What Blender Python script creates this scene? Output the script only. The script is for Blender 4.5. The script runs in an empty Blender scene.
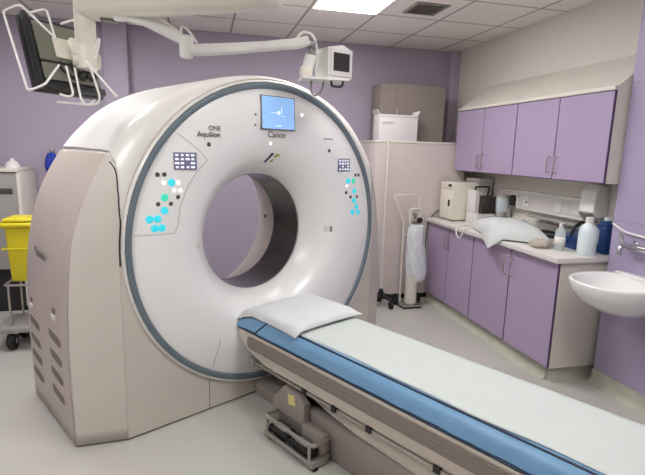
import bpy, bmesh, math, random
from mathutils import Vector, Matrix, noise
S = bpy.context.scene
COL = S.collection
PI = math.pi
random.seed(7)

# ---------------------------------------------------------------- camera, world, exposure
f_px = 479.6
cr = Vector((0.97087386, -0.23799114, 0.02764338))
cu = Vector((0.01605368, 0.17973646, 0.9835838))
cw = Vector((0.23905275, 0.95449202, -0.17832206))
cam_d = bpy.data.cameras.new('camera')
cam_d.sensor_fit = 'HORIZONTAL'; cam_d.sensor_width = 36.0
cam_d.lens = f_px / 645 * 36.0
cam_d.clip_start = 0.05
cam = bpy.data.objects.new('camera', cam_d); COL.objects.link(cam)
cam.matrix_world = Matrix(((cr.x, cu.x, -cw.x, 0), (cr.y, cu.y, -cw.y, 0), (cr.z, cu.z, -cw.z, 1.6), (0, 0, 0, 1)))
S.camera = cam
world = bpy.data.worlds.new('world'); S.world = world; world.use_nodes = True
world.node_tree.nodes['Background'].inputs[0].default_value = (0.8, 0.82, 0.85, 1)
world.node_tree.nodes['Background'].inputs[1].default_value = 0.05
S.view_settings.view_transform = 'Standard'; S.view_settings.look = 'None'
S.view_settings.gamma = 1; S.view_settings.use_curve_mapping = False
S.view_settings.exposure = 0.28
LIGHT = 14.0
# ceiling light panels: x0, x1, y0, y1
PANELS = [(0.9, 1.5, 3.05, 4.25), (-1.5, -0.9, 3.05, 4.25), (0.9, 1.5, 0.65, 1.85), (-1.5, -0.9, 0.65, 1.85)]

# ---------------------------------------------------------------- materials
def srgb(c):
    c = c.lstrip('#'); v = [int(c[i:i + 2], 16) / 255 for i in (0, 2, 4)]
    return tuple(x / 12.92 if x <= .04045 else ((x + .055) / 1.055) ** 2.4 for x in v) + (1,)
def mat(name, col, rough=.5, metal=0, var=.04, scale=6, bump=0, bscale=60, emit=0, trans=0, alpha=1, coat=0, spec=.5):
    m = bpy.data.materials.new(name); m.use_nodes = True
    nt = m.node_tree; b = nt.nodes['Principled BSDF']
    c = srgb(col)
    tc = nt.nodes.new('ShaderNodeTexCoord')
    nz = nt.nodes.new('ShaderNodeTexNoise'); nz.inputs['Scale'].default_value = scale; nz.inputs['Detail'].default_value = 4
    nt.links.new(tc.outputs['Object'], nz.inputs['Vector'])
    rmp = nt.nodes.new('ShaderNodeValToRGB')
    rmp.color_ramp.elements[0].position = .3; rmp.color_ramp.elements[1].position = .7
    rmp.color_ramp.elements[0].color = tuple(max(0, x * (1 - var)) for x in c[:3]) + (1,)
    rmp.color_ramp.elements[1].color = tuple(min(1, x * (1 + var)) for x in c[:3]) + (1,)
    nt.links.new(nz.outputs['Fac'], rmp.inputs['Fac'])
    nt.links.new(rmp.outputs['Color'], b.inputs['Base Color'])
    b.inputs['Roughness'].default_value = rough; b.inputs['Metallic'].default_value = metal
    b.inputs['Specular IOR Level'].default_value = spec
    if coat: b.inputs['Coat Weight'].default_value = coat; b.inputs['Coat Roughness'].default_value = .15
    if trans: b.inputs['Transmission Weight'].default_value = trans
    if alpha < 1: b.inputs['Alpha'].default_value = alpha
    if emit:
        b.inputs['Emission Color'].default_value = c; b.inputs['Emission Strength'].default_value = emit
    if bump:
        n2 = nt.nodes.new('ShaderNodeTexNoise'); n2.inputs['Scale'].default_value = bscale; n2.inputs['Detail'].default_value = 3
        nt.links.new(tc.outputs['Object'], n2.inputs['Vector'])
        bp = nt.nodes.new('ShaderNodeBump'); bp.inputs['Strength'].default_value = bump; bp.inputs['Distance'].default_value = .01
        nt.links.new(n2.outputs['Fac'], bp.inputs['Height']); nt.links.new(bp.outputs['Normal'], b.inputs['Normal'])
    m['b'] = 1
    return m

M = {}
M['wall'] = mat('lilac_wall_paint', '#b0a5b6', .6, bump=.05, bscale=120, var=.03, scale=2)
M['pier'] = mat('lilac_wall_cladding', '#a99cb9', .35, var=.02, scale=2)
M['cream_wall'] = mat('cream_wall_paint', '#ded8cf', .6, var=.03, scale=2)
M['skirt'] = mat('grey_green_vinyl_skirting', '#b8b7a8', .5, var=.1, scale=9)
M['white'] = mat('gantry_white_plastic', '#e6e3dd', .32, var=.015, scale=3, coat=.2)
M['offwhite'] = mat('gantry_shaded_warm_plastic', '#bfb3a9', .38, var=.02, scale=3)  # warm tone darkened for the weak light on the gantry side
M['face'] = mat('gantry_face_plastic', '#f6f5f3', .28, var=.01, scale=3, coat=.3)
M['gap'] = mat('grey_gap_plastic', '#9a938b', .6)
M['base_cover'] = mat('gantry_lower_shaded_beige', '#cfc8be', .38, var=.02, scale=3)  # beige darkened to carry the shade on the lower front
M['dark_gap'] = mat('dark_gap_plastic', '#242322', .6)
M['slot'] = mat('vent_shade_latch_brown', '#7b6f66', .7)  # brown stands for the shade inside the vents; latches share it
M['ring'] = mat('slate_ring_rubber', '#6c7a82', .4, var=.03)
M['seam'] = mat('seam_grey', '#8f8b86', .6)
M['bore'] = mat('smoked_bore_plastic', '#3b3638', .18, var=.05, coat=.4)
M['flare'] = mat('bore_cream_plastic', '#c9c0b8', .4)
M['print'] = mat('grey_print', '#77736e', .6)
M['btn_dark'] = mat('dark_brown_button', '#4d433e', .4)
M['btn_white'] = mat('lit_white_button', '#f6f3e8', .4, emit=.5)
M['btn_cyan'] = mat('lit_cyan_button', '#38c8d8', .4, emit=.45)
M['btn_green'] = mat('lit_green_button', '#3fd0b0', .4, emit=.45)
M['led'] = mat('white_led', '#ffffff', .4, emit=2.0)
M['lcd'] = mat('blue_lit_screen', '#85addd', .3, emit=.6, var=.06, scale=8)
M['lcd_pale'] = mat('pale_screen_marks', '#cfe0f4', .4, emit=.7)
M['lcd_grey'] = mat('slate_segment_display', '#6f7088', .35, emit=.15)
M['lcd_txt'] = mat('display_segments', '#e4e6f2', .4, emit=.5)
M['black'] = mat('black_plastic', '#1c1c1e', .4)
M['logo_green'] = mat('yellow_green_mark', '#a9aa3f', .5)
M['beige'] = mat('table_beige_plastic', '#cfc5b8', .42, var=.02)
M['taupe'] = mat('table_taupe_panel', '#8c8076', .5, bump=.25, bscale=40, var=.06, scale=20)
M['taupe2'] = mat('table_taupe_base', '#968d86', .45, var=.03)
M['steel'] = mat('brushed_steel', '#b9b4ad', .3, metal=.85)
M['chrome'] = mat('chrome', '#cfd0d2', .12, metal=1)
M['blue'] = mat('blue_mattress_vinyl', '#719cc0', .38, bump=.12, bscale=25, var=.05, scale=8)
M['navy'] = mat('navy_piping', '#1f3147', .5)
M['linen'] = mat('white_paper_sheet', '#bfc4c0', .75, bump=.1, bscale=18, var=.01)
M['pillow'] = mat('white_pillow_cloth', '#cfd2d1', .75, bump=.35, bscale=16, var=.015)
M['door'] = mat('lilac_laminate', '#b09bba', .35, var=.015, scale=3)
M['door2'] = mat('pale_lilac_laminate', '#ad9ab8', .35, var=.015, scale=3)
M['carcass'] = mat('white_carcass', '#dcd6cc', .45, var=.02)
M['edge'] = mat('dark_purple_edging', '#4d3b5c', .5)
M['worktop'] = mat('pale_worktop', '#ddd8d2', .35, var=.03, scale=30)
M['ceramic'] = mat('white_ceramic', '#f0efec', .12, coat=.5, var=.005)
M['cupboard'] = mat('pinkish_white_board', '#d2c6c2', .5, var=.015)
M['grey_metal'] = mat('taupe_grey_metal', '#90857e', .5, var=.03)
M['carton'] = mat('white_carton', '#dcd6d6', .6, var=.02)
M['yellow'] = mat('yellow_plastic', '#dccb1e', .4, var=.04)
M['blue_bag'] = mat('deep_blue_cloth', '#1d3aa8', .6)
M['dk_blue'] = mat('deep_blue_plastic', '#1d3f74', .35)
M['clear'] = mat('clear_plastic', '#dfe9ee', .15, alpha=.55)
M['milky'] = mat('milky_plastic', '#dbe6e8', .3, var=.02)
M['paper'] = mat('white_paper', '#e6e4df', .8)
M['grey'] = mat('mid_grey_plastic', '#9d9a96', .5)
M['dark_glass'] = mat('smoked_window', '#3a3836', .15)
M['olive'] = mat('olive_grey_plastic', '#6f6f62', .5)
M['boom'] = mat('boom_cream_enamel', '#e2dccf', .35, var=.03)
M['bag'] = mat('translucent_bag', '#dfe3e6', .35, bump=.5, bscale=30)
M['sack'] = mat('beige_cloth', '#bfb5a8', .8, bump=.3, bscale=20)
M['sticker'] = mat('yellow_label', '#e0d58a', .6)
M['rubber'] = mat('black_rubber', '#18181a', .7)
M['green_lit'] = mat('lit_green_lamp', '#49d79a', .4, emit=.8)
M['panel'] = mat('light_panel_diffuser', '#ffffff', .5, emit=LIGHT, var=0)

def floor_mat():
    m = mat('pale_vinyl_floor', '#bdbab3', .22, var=.06, scale=1.2)
    nt = m.node_tree; b = nt.nodes['Principled BSDF']
    tc = nt.nodes.new('ShaderNodeTexCoord'); n = nt.nodes.new('ShaderNodeTexNoise')
    n.inputs['Scale'].default_value = 240; n.inputs['Detail'].default_value = 1
    nt.links.new(tc.outputs['Object'], n.inputs['Vector'])
    r = nt.nodes.new('ShaderNodeMapRange'); r.inputs[1].default_value = .3; r.inputs[2].default_value = .7
    r.inputs[3].default_value = .2; r.inputs[4].default_value = .38
    nt.links.new(n.outputs['Fac'], r.inputs[0]); nt.links.new(r.outputs[0], b.inputs['Roughness'])
    return m
def ceiling_mat():
    m = mat('ceiling_tile', '#e8e3de', .9, var=.02, scale=3)
    nt = m.node_tree; b = nt.nodes['Principled BSDF']
    col = b.inputs['Base Color'].links[0].from_socket
    geo = nt.nodes.new('ShaderNodeNewGeometry'); sep = nt.nodes.new('ShaderNodeSeparateXYZ')
    nt.links.new(geo.outputs['Position'], sep.inputs[0])
    def line(sock, off):
        a = nt.nodes.new('ShaderNodeMath'); a.operation = 'ADD'; a.inputs[1].default_value = off; nt.links.new(sock, a.inputs[0])
        p = nt.nodes.new('ShaderNodeMath'); p.operation = 'PINGPONG'; p.inputs[1].default_value = .3; nt.links.new(a.outputs[0], p.inputs[0])
        l = nt.nodes.new('ShaderNodeMath'); l.operation = 'LESS_THAN'; l.inputs[1].default_value = .011; nt.links.new(p.outputs[0], l.inputs[0])
        return l.outputs[0]
    mx = nt.nodes.new('ShaderNodeMath'); mx.operation = 'MAXIMUM'
    nt.links.new(line(sep.outputs[0], -.9 + 6), mx.inputs[0]); nt.links.new(line(sep.outputs[1], -.05 + 6), mx.inputs[1])
    mix = nt.nodes.new('ShaderNodeMix'); mix.data_type = 'RGBA'
    nt.links.new(mx.outputs[0], mix.inputs['Factor']); nt.links.new(col, mix.inputs['A'])
    mix.inputs['B'].default_value = srgb('#a8a19a')
    nt.links.new(mix.outputs['Result'], b.inputs['Base Color'])
    return m
M['floor'] = floor_mat(); M['ceiling'] = ceiling_mat()

# ---------------------------------------------------------------- helpers
def finish(bm, ang=38):
    bmesh.ops.recalc_face_normals(bm, faces=bm.faces)
    for f in bm.faces: f.smooth = True
    for e in bm.edges:
        if len(e.link_faces) == 2: e.smooth = e.calc_face_angle(0) < math.radians(ang)
def thing(name, label, cat, loc, rotz=0, group=None):
    o = bpy.data.objects.new(name, None); COL.objects.link(o)
    o.location = loc; o.rotation_euler = (0, 0, rotz); o.empty_display_size = .1
    o['label'] = label; o['category'] = cat
    if group: o['group'] = group
    return o
def wm(o):
    m = Matrix.LocRotScale(o.location, o.rotation_euler, o.scale)
    return wm(o.parent) @ m if o.parent else m
ID = Matrix.Identity(4)
def obj(name, bm, m, parent=None, frame=None, ang=38, solid=0, sub=0, flat=0):
    """bm is in frame coordinates (default world)"""
    finish(bm, ang)
    if flat:
        for f in bm.faces: f.smooth = False
    fr = frame or ID
    me = bpy.data.meshes.new(name)
    o = bpy.data.objects.new(name, me); COL.objects.link(o)
    if parent:
        o.parent = parent; bm.transform(wm(parent).inverted() @ fr)
        # put the part's origin at its own middle
        c = sum((v.co for v in bm.verts), Vector()) / max(1, len(bm.verts))
        bm.transform(Matrix.Translation(-c)); o.location = c
    else:
        bm.transform(fr)
        xs = [v.co for v in bm.verts]
        c = Vector(((min(v.x for v in xs) + max(v.x for v in xs)) / 2, (min(v.y for v in xs) + max(v.y for v in xs)) / 2, min(v.z for v in xs)))
        bm.transform(Matrix.Translation(-c)); o.location = c
    bm.to_mesh(me); bm.free()
    me.materials.append(M[m] if isinstance(m, str) else m)
    if solid:
        s = o.modifiers.new('solid', 'SOLIDIFY'); s.thickness = solid; s.offset = 0
    if sub:
        s = o.modifiers.new('sub', 'SUBSURF'); s.levels = sub; s.render_levels = sub
    return o
def tag(o, label, cat, group=None):
    o['label'] = label; o['category'] = cat
    if group: o['group'] = group
    return o
def struct(name, bm, m, parent=None):
    o = obj(name, bm, m, parent)
    if not parent: o['kind'] = 'structure'
    return o
def NB(): return bmesh.new()
def box(bm, a, b, bev=0, seg=2):
    x0, y0, z0 = a; x1, y1, z1 = b
    r = bmesh.ops.create_cube(bm, size=1)
    vs = r['verts']
    bmesh.ops.scale(bm, vec=(abs(x1 - x0), abs(y1 - y0), abs(z1 - z0)), verts=vs)
    bmesh.ops.translate(bm, vec=((x0 + x1) / 2, (y0 + y1) / 2, (z0 + z1) / 2), verts=vs)
    if bev:
        es = {e for v in vs for e in v.link_edges}
        bmesh.ops.bevel(bm, geom=list(es), offset=bev, segments=seg, affect='EDGES', profile=.5)
    return bm
def B(a, b, bev=0, seg=2): return box(NB(), a, b, bev, seg)
def tube(bm, pts, r, seg=8, closed=False):
    pts = [Vector(p) for p in pts]; n = len(pts); rings = []
    up = None
    for i, p in enumerate(pts):
        if closed: t = (pts[(i + 1) % n] - pts[i - 1])
        else: t = (pts[min(n - 1, i + 1)] - pts[max(0, i - 1)])
        t.normalize()
        if up is None:
            up = Vector((0, 0, 1)) if abs(t.z) < .9 else Vector((1, 0, 0))
        a = (up - t * up.dot(t)).normalized(); bb = t.cross(a); up = a
        rr = r[i] if isinstance(r, (list, tuple)) else r
        rings.append([bm.verts.new(p + (a * math.cos(2 * PI * k / seg) + bb * math.sin(2 * PI * k / seg)) * rr) for k in range(seg)])
    m = n if closed else n - 1
    for i in range(m):
        A, C = rings[i], rings[(i + 1) % n]
        for k in range(seg): bm.faces.new((A[k], A[(k + 1) % seg], C[(k + 1) % seg], C[k]))
    if not closed: bm.faces.new(rings[0]); bm.faces.new(rings[-1][::-1])
    return bm
def fillet(pts, r=.03, n=5, closed=False):
    pts = [Vector(p) for p in pts]; out = []; N = len(pts)
    for i in range(N):
        if not closed and i in (0, N - 1): out.append(pts[i]); continue
        p = pts[i]; a = pts[i - 1]; c = pts[(i + 1) % N]
        ra = min(r, (a - p).length * .45); rc = min(r, (c - p).length * .45)
        s = p + (a - p).normalized() * ra; e = p + (c - p).normalized() * rc
        for k in range(n + 1):
            t = k / n; out.append(s * (1 - t) ** 2 + p * 2 * t * (1 - t) + e * t * t)
    return out
def lathe(bm, prof, c=(0, 0, 0), axis='z', seg=32, cap=True):
    """prof: (radius, height) along axis"""
    c = Vector(c); rings = []
    for r, h in prof:
        ring = []
        for k in range(seg):
            a = 2 * PI * k / seg; x, y = r * math.cos(a), r * math.sin(a)
            if axis == 'z': p = (x, y, h)
            elif axis == 'y': p = (x, h, y)
            else: p = (h, x, y)
            ring.append(bm.verts.new(c + Vector(p)))
        rings.append(ring)
    for A, C in zip(rings, rings[1:]):
        for k in range(seg): bm.faces.new((A[k], A[(k + 1) % seg], C[(k + 1) % seg], C[k]))
    if cap: bm.faces.new(rings[0]); bm.faces.new(rings[-1][::-1])
    return bm
def cyl(bm, a, b, r, seg=16): return tube(bm, [a, b], r, seg)
def prism(bm, poly, h0, h1, plane='xz', bev=0):
    """poly in a plane, extruded along the remaining axis"""
    def P(p, h):
        if plane == 'xz': return (p[0], h, p[1])
        if plane == 'yz': return (h, p[0], p[1])
        return (p[0], p[1], h)
    A = [bm.verts.new(P(p, h0)) for p in poly]; C = [bm.verts.new(P(p, h1)) for p in poly]
    n = len(poly); fs = [bm.faces.new(A), bm.faces.new(C[::-1])]
    for i in range(n): fs.append(bm.faces.new((A[i], A[(i + 1) % n], C[(i + 1) % n], C[i])))
    if bev:
        es = {e for f in fs[:2] for e in f.edges}
        bmesh.ops.bevel(bm, geom=list(es), offset=bev, segments=2, affect='EDGES', profile=.5)
    return bm
def text(name, s, size, m, parent, frame, extrude=.0006, align='LEFT', bold=0):
    cu_ = bpy.data.curves.new(name, 'FONT'); cu_.body = s; cu_.size = size; cu_.extrude = extrude; cu_.align_x = align
    cu_.offset = bold
    t = bpy.data.objects.new(name, cu_); COL.objects.link(t)
    dg = bpy.context.evaluated_depsgraph_get()
    me = bpy.data.meshes.new_from_object(t.evaluated_get(dg))
    bm = NB(); bm.from_mesh(me)
    bpy.data.objects.remove(t); bpy.data.curves.remove(cu_); bpy.data.meshes.remove(me)
    return obj(name, bm, m, parent, frame)

# ---------------------------------------------------------------- room
XL, XR, YB, YF, H = -2.6, 2.95, 5.45, -1.6, 2.79
struct('floor', B((XL, YF, -.1), (XR + .1, YB + .1, 0)), 'floor')
struct('ceiling', B((XL, YF, H), (XR + .1, YB + .1, H + .1)), 'ceiling')
struct('wall_back', B((XL - .1, YB, 0), (XR + .1, YB + .12, H)), 'wall')
struct('wall_right', B((XR, YF, 0), (XR + .12, YB, H)), 'cream_wall')
struct('wall_left', B((XL - .12, YF, 0), (XL, YB, H)), 'wall')
struct('wall_front', B((XL - .12, YF - .12, 0), (XR + .12, YF, H)), 'cream_wall')
# the lilac clad pier that carries the basin
pier = NB()
for z0, z1 in ((0, .0), (.104, 1.185), (1.189, 2.085), (2.089, H)):
    if z1 > z0: box(pier, (2.73, .6, z0), (XR, 2.69, z1), .0015, 1)
box(pier, (2.733, .603, 0), (XR, 2.687, H))
struct('wall_right_pier', pier, 'pier')
struct('trim_1', B((-.935, YB - .12, 0), (-.715, YB, H), .004), 'wall')     # boxed-in riser on the back wall
struct('trim_2', B((2.83, YB - .1, 0), (XR, YB, H), .004), 'wall')
def skirting(name, x0, y0, x1, y1, nx, ny, h=.1, t=.02, cove=.04):
    poly = [(0, 0), (cove, 0), (cove * .45, .012), (t * .5, .035), (t * .35, h), (0, h)]
    bm = NB(); A = []
    for (x, y) in ((x0, y0), (x1, y1)):
        A.append([bm.verts.new((x + nx * a, y + ny * a, z)) for a, z in poly])
    n = len(poly)
    for i in range(n): bm.faces.new((A[0][i], A[0][(i + 1) % n], A[1][(i + 1) % n], A[1][i]))
    bm.faces.new(A[0]); bm.faces.new(A[1][::-1])
    return struct(name, bm, 'skirt')
skirting('baseboard_back', XL, YB, -.935, YB, 0, -1)
skirting('baseboard_back_right', -.715, YB, 2.83, YB, 0, -1)
skirting('baseboard_left', XL, YF, XL, YB, 1, 0)
skirting('baseboard_pier', 2.73, .6, 2.73, 2.69, -1, 0, .104, cove=.055)
skirting('baseboard_front', XL, YF, XR, YF, 0, 1)
skirting('baseboard_right', XR, YF, XR, .6, -1, 0)

# ceiling lights
LL = ['long bright ceiling light panel above the far side of the scanner', 'long ceiling light panel above the left side of the scanner',
      'long ceiling light panel above the patient table', 'long ceiling light panel above the near floor on the left']
for i, (x0, x1, y0, y1) in enumerate(PANELS):
    t = thing('ceiling_light', LL[i], 'ceiling light', ((x0 + x1) / 2, (y0 + y1) / 2, H - .012), 0, 'recessed ceiling light panels')
    fr = NB()
    for a, b in (((x0, y0), (x1, y0 + .02)), ((x0, y1 - .02), (x1, y1)), ((x0, y0 + .02), (x0 + .02, y1 - .02)), ((x1 - .02, y0 + .02), (x1, y1 - .02))):
        box(fr, (a[0], a[1], H - .012), (b[0], b[1], H - .0005))
    obj('frame', fr, 'carcass', t)
    obj('diffuser', B((x0 + .02, y0 + .02, H - .008), (x1 - .02, y1 - .02, H - .001)), 'panel', t)
# air vent in the ceiling
t = thing('ceiling_vent', 'small grey square air vent set in a ceiling tile', 'vent', (1.82, 3.96, H - .012))
fr = NB(); x0, x1, y0, y1 = 1.68, 1.97, 3.80, 4.11
for a, b in (((x0, y0), (x1, y0 + .02)), ((x0, y1 - .02), (x1, y1)), ((x0, y0 + .02), (x0 + .02, y1 - .02)), ((x1 - .02, y0 + .02), (x1, y1 - .02))):
    box(fr, (a[0], a[1], H - .012), (b[0], b[1], H - .0005))
obj('frame', fr, 'grey', t)
obj('backing', B((x0 + .02, y0 + .02, H - .004), (x1 - .02, y1 - .02, H - .0005)), 'slot', t)
for k in range(7):
    y = y0 + .035 + k * .04
    obj('slat', prism(NB(), [(y, H - .011), (y + .004, H - .011), (y + .02, H - .004), (y + .016, H - .004)], x0 + .02, x1 - .02, 'yz'), 'grey', t)

# ---------------------------------------------------------------- CT gantry
GA = math.radians(28.84252)
GF = Matrix.Translation((-.431, 2.571, 0)) @ Matrix.Rotation(GA, 4, 'Z') @ Matrix.Translation((.975, 0, 0))   # x across, y back along the bore, z up
ZC = 1.05
def gpt(x, y, z): return GF @ Vector((x, y, z))
g0 = gpt(0, .48, 0)
gan = thing('ct_scanner_gantry', 'large white doughnut-shaped CT scanner gantry with slate ring and round bore', 'CT scanner', g0, GA)
HALF = [(1.200, 0), (1.204, .4), (1.200, .65), (1.188, .87), (1.162, 1.06), (1.114, 1.25), (1.052, 1.40), (.985, 1.52), (.955, 1.565), (.93, 1.60), (.862, 1.68), (.745, 1.795), (.60, 1.89), (.42, 1.967), (.21, 2.02), (0, 2.04)]
def catmull(P, n=5):
    P = [Vector(p) for p in P]; Q = [P[0] * 2 - P[1]] + P + [Vector((-P[-2].x, P[-2].y)) if abs(P[-1].x) < 1e-6 else P[-1] * 2 - P[-2]]
    out = []
    for i in range(1, len(Q) - 2):
        a, b, c, d = Q[i - 1:i + 3]
        for k in range(n):
            t = k / n
            out.append(.5 * ((2 * b) + (c - a) * t + (2 * a - 5 * b + 4 * c - d) * t * t + (3 * b - a - 3 * c + d) * t ** 3))
    out.append(P[-1]); return out
L_ = catmull(HALF, 5)
L_[0] = Vector((1.2, .012))
OUT = [Vector((-p.x, p.y)) for p in L_] + [Vector((p.x, p.y)) for p in L_[::-1][1:]]
RI = .966
def inner(p):
    if p.y <= ZC: return Vector((math.copysign(RI, p.x), p.y))
    d = (p - Vector((0, ZC))).normalized() * RI
    return Vector((d.x, ZC + d.y))
INN = [inner(p) for p in OUT]
def station(s):
    """s 0..1 the front chamfer, returns list of (x,v,z)"""
    res = []
    for o, i in zip(OUT, INN):
        w = min(1, max(0, (o.y - .9) / .6))
        a = s * PI / 2
        lin_o, lin_v = s, s
        rnd_o, rnd_v = math.sin(a), 1 - math.cos(a)
        k = lin_o * (1 - w) + rnd_o * w; v = (lin_v * (1 - w) + rnd_v * w) * (.11 + .03 * w)
        q = i.lerp(o, k); res.append((q.x, v, q.y))
    return res
def inset(d, v):
    res = []
    for o in OUT:
        n = Vector((o.x, max(0, o.y - ZC) if o.y > ZC else 0)).normalized()
        res.append((o.x - n.x * d, v, o.y - n.y * d))
    return res
ZS = 1.565
def loft(stations, keep):
    bm = NB(); R = [[bm.verts.new(p) for p in s] for s in stations]
    for A, C in zip(R, R[1:]):
        for k in range(len(A) - 1):
            cx = (A[k].co.x + A[k + 1].co.x + C[k].co.x + C[k + 1].co.x) / 4
            if keep((OUT[k].x + OUT[k + 1].x) / 2, (OUT[k].y + OUT[k + 1].y) / 2, cx):
                bm.faces.new((A[k], A[k + 1], C[k + 1], C[k]))
    loose = [v for v in bm.verts if not v.link_faces]
    bmesh.ops.delete(bm, geom=loose, context='VERTS')
    return bm
front_st = [station(i / 40) for i in range(41)]
def shiftv(st, v, d=0): return [(x, v, z) for x, _, z in st]
def full(v):
    k = 1 + .016 * max(0, (v - .12) / .76)
    return [(p.x * k, v, p.y) for p in OUT]
def rear():
    return [full(.88), [(x * .997, .905, z) for x, _, z in full(.88)], [(x * .985, .925, z) for x, _, z in full(.88)]]
def side_st():
    a = [(p.x, .118, p.y) for p in OUT]; st = [a]
    for v in (.14, .3, .5, .7, .80): st.append(full(v))
    st += rear()
    return st
topgap = lambda x, z, cx: z > ZS + .012 or (z >= .98 and abs(cx) <= .955)
up = loft(front_st + [full(v) for v in (.2, .35, .5, .7, .80)] + rear(), topgap)
obj('upper_cover', up, 'white', gan, GF, solid=.008, ang=50)
for sgn, nm in ((-1, 'left'), (1, 'right')):
    sc = obj('side_cover', loft(side_st(), lambda x, z, cx: z < ZS - .006 and x * sgn > 0), 'offwhite', gan, GF, solid=.008, ang=50)
    sc['label'] = 'pinkish beige side cover with vents, shade in its colour' if sgn < 0 else 'pinkish beige side cover facing the cupboards, shade in its colour'
    obj('corner_cover', loft(front_st, lambda x, z, cx: z < ZS - .006 and x * sgn > 0 and (z < .98 or abs(cx) > .955)), 'base_cover', gan, GF, solid=.006, ang=50)
    # dark joint between corner cover and ring surround
    fine = [station(i / 60) for i in range(61)]
    pts = []
    for j, o in enumerate(OUT):
        if o.x * sgn > 0 and .98 <= o.y <= 1.552:
            xt = .955 + .05 * max(0, (o.y - 1.49) / .06) ** 2
            q = min((f_[j] for f_ in fine), key=lambda p: abs(abs(p[0]) - xt))
            pts.append((q[0], q[1] - .0015, q[2]))
    pts.sort(key=lambda p: p[2])
    obj('cover_joint', tube(NB(), [GF @ Vector(p) for p in pts], .0048, 6), 'dark_gap', gan)
    if sgn < 0:
        # four by two slanted vents, dark plates for their inner shade, and two little latches
        for v0, zs in ((.735, (.53, .415, .31, .198)), (.335, (.555, .443, .334, .224))):
            for z in zs:
                sl = NB(); poly = []
                for k in range(16):
                    a = 2 * PI * k / 16
                    y = .105 * math.copysign(abs(math.cos(a)) ** .5, math.cos(a)); zz = .027 * math.copysign(abs(math.sin(a)) ** .5, math.sin(a))
                    poly.append((v0 + y, z + zz + y * .08))
                prism(sl, poly, -1.2115, -1.190, 'yz', .001)
                for vv in sl.verts: vv.co.x -= 1.2 * .016 * (vv.co.y - .12) / .76
                o = obj('vent', sl, 'slot', sc, GF)
                lip = tube(NB(), [GF @ Vector((-1.209 - .0192 * (p[0] - .12) / .76, p[0], p[1])) for p in poly], .0025, 6, True)
                obj('vent_lip', lip, 'offwhite', gan)
        for v, z in ((.80, .64), (.345, .69)):
            ex = .0192 * (v - .12) / .76
            obj('latch', box(NB(), (-1.214 - ex, v - .03, z - .035), (-1.19, v + .03, z - .005), .004), 'white', gan, GF)
            obj('latch', box(NB(), (-1.209 - ex, v - .022, z + .0), (-1.19, v + .015, z + .03), .003), 'slot', gan, GF)
        fr_t = GF @ Matrix.Translation((-1.198, .70, .955)) @ Matrix.Rotation(-PI / 2 - .025, 4, 'Z') @ Matrix.Rotation(PI / 2, 4, 'X') @ Matrix.Rotation(math.radians(6), 4, 'X')
        text('lettering', 'Canon', .085, 'print', sc, fr_t, .002, bold=.0015)
# dark foot strip at the floor line
ft = [(-1.19, .125), (-.962, .012), (.962, .012), (1.19, .125), (1.205, .90), (-1.205, .90)]
obj('foot_strip', prism(NB(), ft, 0, .03, 'xy'), 'dark_gap', gan, GF)
# inner body seen in the joints
def core():
    bm = NB(); sts = []
    for sx, v in ((1, .012), (1, .12), (1.016, .88), (1.01, .905)):
        s = []
        for o, i in zip(OUT, INN):
            q = i if v < .05 else o
            z = .004 if q.y < .02 else ZC + (q.y - ZC) * (.992 if q.y > ZC else 1)
            s.append((q.x * (.993 if v > .05 else .994) * sx, v, z))
        sts.append([bm.verts.new(p) for p in s])
    for A, C in zip(sts, sts[1:]):
        for k in range(len(A) - 1): bm.faces.new((A[k], A[k + 1], C[k + 1], C[k]))
        bm.faces.new((A[0], C[0], C[-1], A[-1]))
    return bm
obj('chassis', core(), 'white', gan, GF)
def annulus(rin, v, outer_pts_fn, seg_angles):
    bm = NB(); A = []; C = []
    for a in seg_angles:
        A.append(bm.verts.new((rin * math.cos(a), v, ZC + rin * math.sin(a))))
        x, z = outer_pts_fn(a); C.append(bm.verts.new((x, v, z)))
    n = len(A)
    for k in range(n): bm.faces.new((A[k], A[(k + 1) % n], C[(k + 1) % n], C[k]))
    return bm
def r_front(a):
    c, s = math.cos(a), math.sin(a)
    if s >= 0: return RI * c, ZC + RI * s
    t = min(RI / max(1e-9, abs(c)), (ZC - .012) / abs(s)); return t * c, ZC + t * s
ca = math.atan2(-(ZC - .012), RI)
angs = sorted([2 * PI * k / 144 for k in range(144)] + [ca % (2 * PI), (PI - ca) % (2 * PI)])
obj('front_cover', annulus(.91, .0, r_front, angs), 'base_cover', gan, GF, solid=.006, flat=1)
def r_back(a):
    # outer outline at angle a
    best = None; d = Vector((math.cos(a), math.sin(a)))
    pts = [Vector((p[0], p[2] - ZC)) for p in rear()[-1]]
    pts.append(pts[0])
    for p, q in zip(pts, pts[1:]):
        e = q - p; den = d.x * e.y - d.y * e.x
        if abs(den) < 1e-9: continue
        t = (p.x * e.y - p.y * e.x) / den; s = (p.x * d.y - p.y * d.x) / den
        if t > 0 and -1e-6 <= s <= 1 + 1e-6: best = t if best is None else max(best, t)
    return best * d.x, ZC + best * d.y
cb = math.atan2(-(ZC - .012), 1.217)
obj('back_cover', annulus(.56, .925, r_back, sorted([2 * PI * k / 96 for k in range(96)] + [cb % (2 * PI), (PI - cb) % (2 * PI)])), 'white', gan, GF, solid=.006)
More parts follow.
